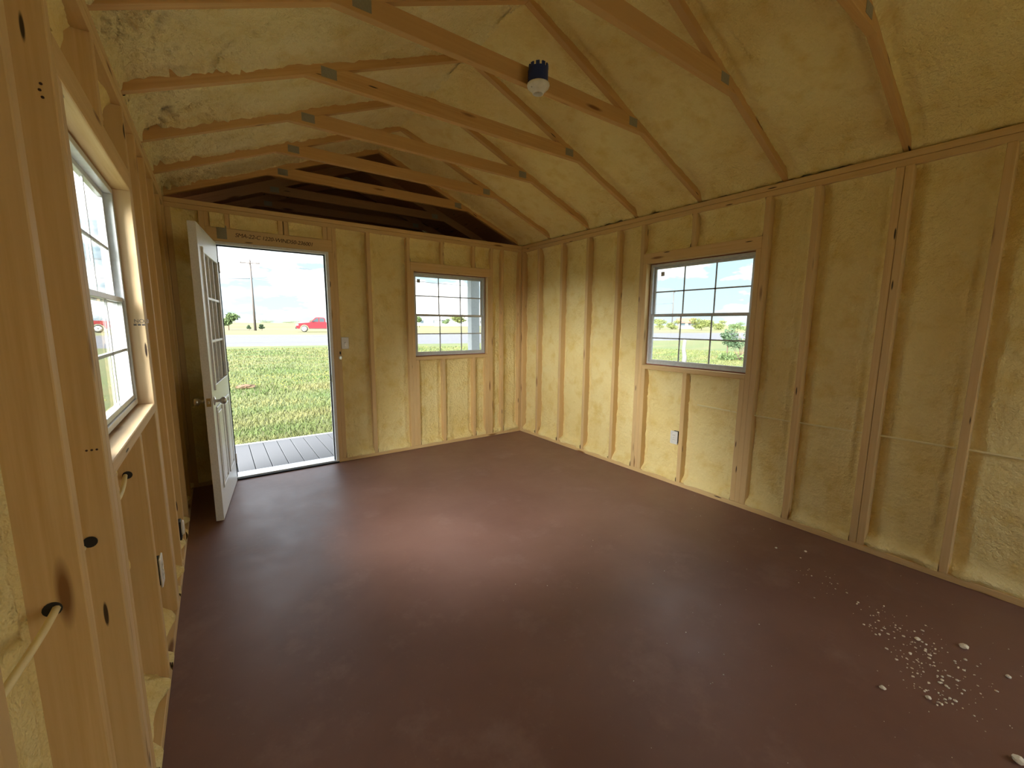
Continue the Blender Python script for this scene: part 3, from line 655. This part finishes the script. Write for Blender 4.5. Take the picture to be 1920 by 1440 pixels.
for k in range(330):
    if k < 250:
        t = (random.random()**.62)*(len(path)-1); i = int(min(t, len(path)-2)); f_ = t-i
        x = path[i][0]*(1-f_)+path[i+1][0]*f_+random.gauss(0, .075); y = path[i][1]*(1-f_)+path[i+1][1]*f_+random.gauss(0, .075)
    else: x = random.uniform(-2.2, -.06); y = random.uniform(-4.4, -2.4)
    if x > -.02: continue
    r = random.choice((.0012, .0016, .002, .0026, .0035, .0045)) if k < 250 else random.choice((.001, .0014, .002))
    sc = np.array([random.uniform(.7, 1.5), random.uniform(.7, 1.5), .6])*r
    F.append(ifc+len(V)*len(iv)); V.append(iv*sc*(1+.25*rng.random((len(iv), 1)))+np.array([x, y, sc[2]*.9]))
cb = tri_mesh('foam_crumbs', np.concatenate(V), np.concatenate(F), 'crumb_foam'); tag(cb, 'scatter of tiny white foam crumbs across the near right floor', 'foam crumbs', kind='stuff')

# ------------------------------------------------------------------ porch
pd = boxes('porch_frame', [((XL-.1, .106, -.30), (.1, .14, -.078)), ((XL-.1, 1.46, -.30), (.1, 1.50, -.078)), ((XL-.1, .14, -.30), (XL-.06, 1.46, -.078)), ((.06, .14, -.30), (.1, 1.46, -.078))], 'post_white', None, .002)
tag(pd, 'grey composite board porch deck outside the open door', 'deck', kind='structure')
k = 0; x = XL-.105
while x < .05:
    box('deck_board', (x, .11, -.076), (x+.1425, 1.47, -.050), 'composite_deck', pd, .003); x += .1485
box('edge_board', (XL-.11, 1.4715, -.21), (.11, 1.51, -.046), 'post_white', pd, .003)
for x, lb in ((.045, 'white porch post seen through the back wall window'), (XL-.19, 'white porch post at the left end of the deck')):
    P = empty('porch_post', (x+.072, 1.43-.02, -.05)); tag(P, lb, 'post', 'porch posts')
    box('shaft', (-.072, -.05, .0), (.078, .07, 2.43), 'post_white', P, .004); box('base_trim', (-.084, -.062, 0), (.09, .082, .10), 'post_white', P, .004); box('cap_trim', (-.084, -.062, 2.30), (.09, .082, 2.43), 'post_white', P, .004)

# ------------------------------------------------------------------ terrain outside
A10 = math.radians(10); NX, NY = math.sin(A10), math.cos(A10)
SK = [-60, 3, 6, 12, 28, 48, 60, 72, 150, 400, 900]; ZK = [-.35, -.34, -.31, -.2, .05, .2, .26, .26, .5, 1.0, 1.2]
def sdist(x, y): return (x-CAM.x)*NX+(y-CAM.y)*NY
def gz(x, y): return float(np.interp(sdist(x, y), SK, ZK))
def from_sv(s, t): return (CAM.x+s*NX+t*NY, CAM.y+s*NY-t*NX)
def strip(name, ss, ts, mat, lift=0):
    P = np.zeros((len(ss), len(ts), 3))
    for i, s in enumerate(ss):
        for j, t in enumerate(ts):
            x, y = from_sv(s, t); P[i, j] = (x, y, float(np.interp(s, SK, ZK))+lift)
    return grid_mesh(name, P, mat, None, True)
tt = list(np.linspace(-700, 900, 60))
tag(strip('yard', [-60, -20, 0, 3, 6, 9, 12, 16, 20, 24, 28.2], tt, 'grass_ground'), 'mown grass yard between the porch and the road', 'lawn', kind='structure')
tag(strip('road', [28.2, 33, 38, 43, 48], tt, 'asphalt'), 'pale grey asphalt road crossing behind the yard', 'road', kind='structure')
tag(strip('field', [48, 52, 60, 72, 100, 150, 250, 400, 900], tt, 'dry_field'), 'dry yellow-green field beyond the road', 'field', kind='structure')
for s, lb in ((32.5, 'faint white edge line on the near side of the road'), (43.5, 'faint white edge line on the far side of the road')):
    P = np.array([[from_sv(s+d, t)+(float(np.interp(s+d, SK, ZK))+.012,) for t in tt] for d in (0, .12)]); tag(grid_mesh('road_line', P, 'road_line', None, True), lb, 'road line', kind='structure')
# grass blades near the door and the right-hand window
nb = 150000
ang = np.concatenate([rng.uniform(math.radians(-8), math.radians(32), nb//2), rng.uniform(math.radians(40), math.radians(75), nb//2)])
rad = np.concatenate([6.1+(rng.random(nb//2)**1.6)*20, 6+(rng.random(nb//2)**1.4)*22])
x = CAM.x+rad*np.sin(ang); y = CAM.y+rad*np.cos(ang)
keep = ((y > 1.6) | (x > .4)); x, y, rad = x[keep], y[keep], rad[keep]; n = len(x)
s = (x-CAM.x)*NX+(y-CAM.y)*NY; keep = s < 28; x, y, rad, s = x[keep], y[keep], rad[keep], s[keep]; n = len(x)
z = np.interp(s, SK, ZK); h = rng.uniform(.03, .085, n)*(1+.6*vnoise(x*1.3+50, y*1.3+50)); th = rng.uniform(0, 6.28, n); wd = rng.uniform(.003, .006, n)*(1+rad/9)
lean = rng.normal(0, .035, (n, 2))
V = np.empty((n, 3, 3)); V[:, 0] = np.stack([x-wd*np.cos(th), y-wd*np.sin(th), z-.01], 1); V[:, 1] = np.stack([x+wd*np.cos(th), y+wd*np.sin(th), z-.01], 1); V[:, 2] = np.stack([x+lean[:, 0], y+lean[:, 1], z+h], 1)
gb_ = tri_mesh('grass', V.reshape(-1, 3), np.arange(n*3).reshape(-1, 3), 'grass_blade'); tag(gb_, 'short green and straw-coloured lawn grass outside', 'grass', kind='stuff')
# small yellow flowers in a band across the lawn
V = []; F = []; nf = 0
for k in range(1300):
    X_ = random.uniform(-9, 10); Y_ = random.gauss(8.6, .7) if k < 1000 else random.uniform(4, 20)
    Z_ = gz(X_, Y_)+random.uniform(.05, .10); r = random.uniform(.009, .018)
    V += [(X_-r, Y_, Z_-r*.3), (X_+r, Y_, Z_-r*.3), (X_, Y_+.4*r, Z_+r), (X_, Y_-r, Z_)]; F += [(nf, nf+1, nf+2), (nf, nf+3, nf+1), (nf+1, nf+3, nf+2), (nf, nf+2, nf+3)]; nf += 4
tag(tri_mesh('yellow_flowers', V, F, 'flower'), 'band of tiny yellow wildflowers across the lawn', 'flowers', kind='stuff')
md = blob('soil_mound', (-2.70, 7.7, gz(-2.7, 7.7)-.02), .20, 'soil_red', None, 3, .28); tag(md, 'low mound of reddish soil in the grass', 'mound')

# ------------------------------------------------------------------ utility poles and lines
def pole(x, y, h, label, rz=0, arm=2.4):
    T = empty('utility_pole', (x, y, gz(x, y)-.1), rz); tag(T, label, 'utility pole', 'utility poles')
    tube('shaft', [(0, 0, 0), (0, 0, h*.5), (0, 0, h)], [.17, .14, .11], 'pole_wood', T, 10)
    box('crossarm', (-arm/2, -.18, h-.45), (arm/2, -.07, h-.33), 'pole_wood', T, .01)
    for sx in (-arm*.46, 0, arm*.46): o = lathe('insulator', [(.05, 0), (.07, .05), (.05, .12), (.06, .16), (.02, .22)], 'insulator', T, 8); o.location = (sx, -.12 if sx else 0, h-.33 if sx else h)
    box('pole_bracket', (.10, -.05, h-1.35), (.30, .05, h-1.15), 'zinc_plate', T, .01)
    return T
rz = -A10
p1 = pole(1.70, 66.4, 9.9, 'tall wooden utility pole beyond the road framed by the open door', rz)
p2 = pole(103.5, 67.2, 10.9, 'distant utility pole with crossarm seen through the right window', rz+.6, 3.2)
p0 = pole(-58, 77, 9.9, 'utility pole far off to the left of the door view', rz)
def wire(a, b, sag, label):
    pts = [tuple(Vector(a).lerp(Vector(b), t)-Vector((0, 0, sag*4*t*(1-t)))) for t in np.linspace(0, 1, 14)]
    tag(tube('power_line', pts, .03, 'insulator', None, 5), label, 'power line', 'power lines')
for dx_, dz_, nm in ((-1.1, 9.75, 'left'), (1.1, 9.75, 'right'), (0, 7.4, 'lowest')):
    b = Vector((1.70+dx_, 66.4, .16+dz_))
    wire((-58+dx_, 77, .2+dz_), b, 1.0, {'left': 'upper power line west of the tall pole, farther wire', 'right': 'upper power line west of the tall pole, nearer wire', 'lowest': 'lowest power line west of the tall pole'}[nm])
    wire(b, (103.5+dx_, 67.2, .2+dz_+(1 if dz_ > 8 else 0)), 1.9, {'left': 'upper power line east of the tall pole, farther wire', 'right': 'upper power line east of the tall pole, nearer wire', 'lowest': 'lowest power line east of the tall pole'}[nm])

# ------------------------------------------------------------------ pickup trucks
def truck(loc, rz, label):
    T = empty('pickup_truck', loc, rz); tag(T, label, 'truck', 'red trucks')
    WR = .40; ax = (.95, 4.35)
    def arch(c, r, z, n=9): return [(c+r*math.cos(t), z+r*math.sin(t)) for t in np.linspace(math.pi, 0, n)]
    low = [(.06, .50), (.20, .42)]+arch(ax[0], .52, .42)+arch(ax[1], .52, .42)+[(5.55, .46), (5.62, .72)]
    top = [(5.60, 1.18), (5.52, 1.24), (3.42, 1.24), (3.36, 1.26), (1.72, 1.26), (1.45, 1.20), (.38, 1.10), (.12, 1.0), (.02, .80)]
    prism('body', low+top, -.93, .93, 'truck_red', T, plane='XZ', bev=.02)
    prism('cab', [(1.62, 1.25), (3.44, 1.25), (3.40, 1.70), (3.25, 1.84), (2.42, 1.86), (2.25, 1.82)], -.80, .80, 'truck_red', T, bev=.03)
    for sy in (-1, 1):
        y0, y1 = (.802*sy, .812*sy)
        prism('side_window', [(1.86, 1.29), (2.62, 1.29), (2.62, 1.76), (2.36, 1.76)], y0, y1, 'car_glass', T, bev=0)
        prism('side_window', [(2.72, 1.29), (3.32, 1.29), (3.28, 1.70), (3.18, 1.76), (2.72, 1.76)], y0, y1, 'car_glass', T, bev=0)
        box('mirror', (1.84, .93*sy, 1.26), (1.96, 1.10*sy, 1.44), 'tyre', T, .02)
        box('headlight', (.03, .55*sy, .82), (.30, .935*sy, 1.0), 'headlight', T, .02); box('tail_light', (5.52, .78*sy, .85), (5.62, .935*sy, 1.15), 'red_edge', T, .01)
        box('sill_trim', (1.5, .90*sy, .40), (3.8, .94*sy, .48), 'tyre', T, .01)
        for c in ax:
            wh = lathe('wheel', [(.16, -.12), (.38, -.125), (WR, -.09), (WR, .09), (.38, .125), (.16, .12)], 'tyre', T, 24, 'Y'); wh.location = (c, .82*sy, WR)
            rim = lathe('rim', [(.05, .0), (.25, .005*1), (.27, .03), (.12, .035), (.05, .02)], 'rim', wh, 16, 'Y'); rim.scale = (1.15, sy, 1.15); rim.location = (0, .10*sy, 0)
    prism('windshield', [(1.70, 1.29), (1.74, 1.27), (2.33, 1.81), (2.29, 1.82)], -.72, .72, 'car_glass', T, bev=0)
    box('grille', (-.01, -.52, .66), (.05, .52, 1.0), 'chrome_trim', T, .01); box('front_bumper', (-.08, -.92, .42), (.12, .92, .64), 'tyre', T, .03); box('rear_bumper', (5.58, -.88, .46), (5.72, .88, .64), 'chrome_trim', T, .02)
    return T
truck((5.35, 55.1, gz(5.35, 55.1)), -A10*.9, 'red pickup truck parked beyond the road, seen through the doorway')
truck((-17.5, 57, gz(-14, 56)), .15, 'red pickup truck glimpsed through the left wall window')

# ------------------------------------------------------------------ trees, bushes, far buildings
def leaves(name, blobs, per, size, mat, parent):
    V = []; 
    for (cx, cy, cz, rx, rz_) in blobs:
        d = rng.normal(size=(per, 3)); d /= np.linalg.norm(d, axis=1)[:, None]; r = rng.random(per)**.4
        c = np.stack([cx+d[:, 0]*r*rx, cy+d[:, 1]*r*rx, cz+d[:, 2]*r*rz_], 1)
        a = rng.normal(size=(per, 3)); a /= np.linalg.norm(a, axis=1)[:, None]; b = np.cross(a, rng.normal(size=(per, 3))); b /= np.linalg.norm(b, axis=1)[:, None]
        sz = size*rng.uniform(.6, 1.3, (per, 1))
        V.append(np.stack([c-a*sz, c+b*sz*.5, c+a*sz, c-b*sz*.5], 1))
    V = np.concatenate(V).reshape(-1, 3); return tri_mesh(name, V, np.arange(len(V)).reshape(-1, 4), mat, parent)
def tree(x, y, h, rx, label, mat='leaf', cat='tree', group='trees beyond the road', per=260, nb=7, trunk=.3, size=None, low=.3):
    z = gz(x, y); T = empty(cat.replace(' ', '_'), (x, y, z-.05)); tag(T, label, cat, group)
    bl = []
    for k in range(nb):
        a = random.uniform(0, 6.28); q = random.uniform(.1, .62)*rx; hh = h*random.uniform(low+.1, .80)
        bl.append((q*math.cos(a), q*math.sin(a), hh, rx*random.uniform(.38, .55), h*random.uniform(.14, .22)))
    leaves('crown', bl, per, size or h*.055, mat, T)
    tube('trunk', [(0, 0, 0), (.04*h*random.uniform(-.4, .4), 0, h*.35), (0, .02*h, h*.7)], [h*.03, h*.022, h*.01], 'bark', T, 7)
    for k in range(3):
        a = random.uniform(0, 6.28); tube('branch', [(0, 0, h*.35), (rx*.4*math.cos(a), rx*.4*math.sin(a), h*.62)], [h*.014, h*.006], 'bark', T, 5)
    return T
def at(px, dep, py=605):
    d = fw+r2*((px-960)/FPX)-u2*((py-720)/FPX); return CAM+d*dep
def tree_at(px, dep, top_px, wpx, label, **k):
    p = at(px, dep); zt = at(px, dep, top_px).z; h = zt-gz(p.x, p.y); return tree(p.x, p.y, h, wpx*dep/FPX/2*1.15, label, **k)
tree_at(428, 62, 582, 34, 'round green tree beyond the road, partly behind the door', nb=9)
tree_at(466, 61, 608, 8, 'small dark bush left of the tall pole foot', cat='bush', mat='leaf_dark', group='bushes by the pole')
tree_at(490, 61, 607, 11, 'small dark bush right of the tall pole foot', cat='bush', mat='leaf_dark', group='bushes by the pole')
tree_at(586, 90, 595, 12, 'yellow-green tree rising behind the parked red truck', mat='leaf_yellow')
i = 0
for px, tp, wp in ((440, 600, 40), (500, 599, 46), (545, 600, 40)):
    tree_at(px, 320, tp, wp, ['first low hedge tree on the horizon behind the tall pole, leftmost', 'middle low hedge tree on the horizon right of the tall pole', 'right low hedge tree on the horizon before the red truck'][i], mat='leaf_yellow', group='horizon trees', low=.05); i += 1
tree_at(786, 120, 590, 16, 'grey-green tree at the left edge of the back window view', group='trees in the back window')
tree_at(836, 150, 594, 16, 'small tree left of centre in the back window view', mat='leaf', group='trees in the back window')
tree_at(862, 140, 589, 34, 'wide pale tree crown in the back window view', mat='leaf_yellow', group='trees in the back window', nb=9)
tree_at(1238, 105, 597, 34, 'leftmost pale tree cluster in the right window', mat='leaf_yellow', group='trees in the right window', low=.1)
tree_at(1262, 112, 599, 30, 'second pale tree from the left in the right window', mat='leaf_yellow', group='trees in the right window', low=.1)
tree_at(1316, 100, 593, 40, 'largest round green tree in the middle of the right window', mat='leaf_yellow', group='trees in the right window', nb=10, low=.1)
tree_at(1346, 108, 599, 32, 'green tree right of the largest round one in the right window', mat='leaf_yellow', group='trees in the right window', low=.1)
tree_at(1384, 110, 602, 36, 'rightmost far tree in the right window', mat='leaf', group='trees in the right window', low=.1)
# sapling, shrub and pale post in the yard outside the right window
def on_ground(px, py):
    d = fw+r2*((px-960)/FPX)-u2*((py-720)/FPX); t = 5.
    while t < 200:
        p = CAM+d*t
        if p.z < gz(p.x, p.y): return p
        t += .05
    return CAM+d*60
p = on_ground(1362, 672); T = empty('sapling', (p.x, p.y, gz(p.x, p.y)-.03)); tag(T, 'thin young sapling with sparse leaves outside the right window', 'sapling')
dep = (p-CAM).dot(fw); hS = (at(1362, dep, 626).z-p.z)
tube('trunk', [(0, 0, 0), (.03, 0, hS*.4), (-.02, .02, hS*.9)], [.035, .028, .012], 'bark', T, 6)
leaves('crown', [(-.12, .05, hS*.95, .22, .14), (-.28, 0, hS*1.0, .2, .1), (.05, .1, hS*.85, .2, .14), (-.05, 0, hS*.7, .15, .1)], 60, .07, 'leaf_dark', T)
p = on_ground(1388, 676); T = empty('shrub', (p.x, p.y, gz(p.x, p.y)-.03)); tag(T, 'loose tall shrub at the right edge of the right window', 'shrub')
for k in range(9):
    a = random.uniform(0, 6.28); q = random.uniform(.15, .55); hh = random.uniform(.8, 1.7)
    tube('stem', [(0, 0, 0), (q*.5*math.cos(a), q*.5*math.sin(a), hh*.5), (q*math.cos(a), q*math.sin(a), hh)], [.016, .011, .004], 'bark', T, 5)
leaves('crown', [(random.uniform(-.45, .45), random.uniform(-.45, .45), random.uniform(.4, 1.4), .32, .25) for k in range(9)], 110, .055, 'leaf_dark', T)
leaves('crown', [(random.uniform(-.6, .6), random.uniform(-.6, .6), .2, .4, .22) for k in range(6)], 110, .06, 'leaf', T)
p = on_ground(1282, 682); T = empty('weathered_post', (p.x, p.y, gz(p.x, p.y)-.05)); tag(T, 'pale weathered stump post standing in the yard outside the right window', 'post')
dep = (p-CAM).dot(fw); hP = at(1280, dep, 632).z-p.z
tube('shaft', [(0, 0, 0), (.03, 0, hP*.3), (-.04, .02, hP*.6), (-.02, 0, hP)], [.11, .09, .075, .055], 'bark_pale', T, 9)
tube('broken_limb', [(-.03, .01, hP*.62), (.05, 0, hP*.8), (.06, 0, hP*.95)], [.04, .03, .015], 'bark_pale', T, 6)
# far buildings
def house(px, dep, w_, d_, h, rh, label, wall, roof, rz=0.):
    p = at(px, dep); T = empty('building', (p.x, p.y, gz(p.x, p.y)-.1), rz); tag(T, label, 'building')
    box('wall_block', (-w_/2, -d_/2, 0), (w_/2, d_/2, h), wall, T, .02)
    prism('roof', [(-d_/2-.5, h), (d_/2+.5, h), (0, h+rh)], -w_/2-.5, w_/2+.5, roof, T, plane='YZ', bev=.02)
    n = max(2, int(w_/6))
    for k in range(n):
        x = -w_/2+w_*(k+.5)/n
        wd_ = box('window_opening', (x-.7, -d_/2-.05, 1.1), (x+.7, -d_/2+.02, 2.3), 'car_glass', T, 0); box('window_casing', (x-.8, -d_/2-.04, 1.0), (x+.8, -d_/2-.005, 1.1), 'siding_white', wd_, 0)
    box('door_opening', (w_*.12, -d_/2-.05, 0), (w_*.12+1., -d_/2+.02, 2.1), 'roof_grey', T, 0)
    return T
house(1286, 130, 4.5, 5, 1.9, 1.5, 'low house with a red clay roof among the trees in the right window', 'wall_cream', 'roof_clay', -.9)
house(803, 185, 11, 8, 2.6, .6, 'long white far building at the left of the back window view', 'siding_white', 'roof_grey', -.4)
house(846, 165, 13, 8, 2.4, .5, 'long white far building in the middle of the back window view', 'siding_white', 'roof_grey', -.4)
house(892, 215, 9, 8, 2.6, .5, 'white far building just left of the porch post in the back window', 'siding_white', 'roof_grey', -.4)
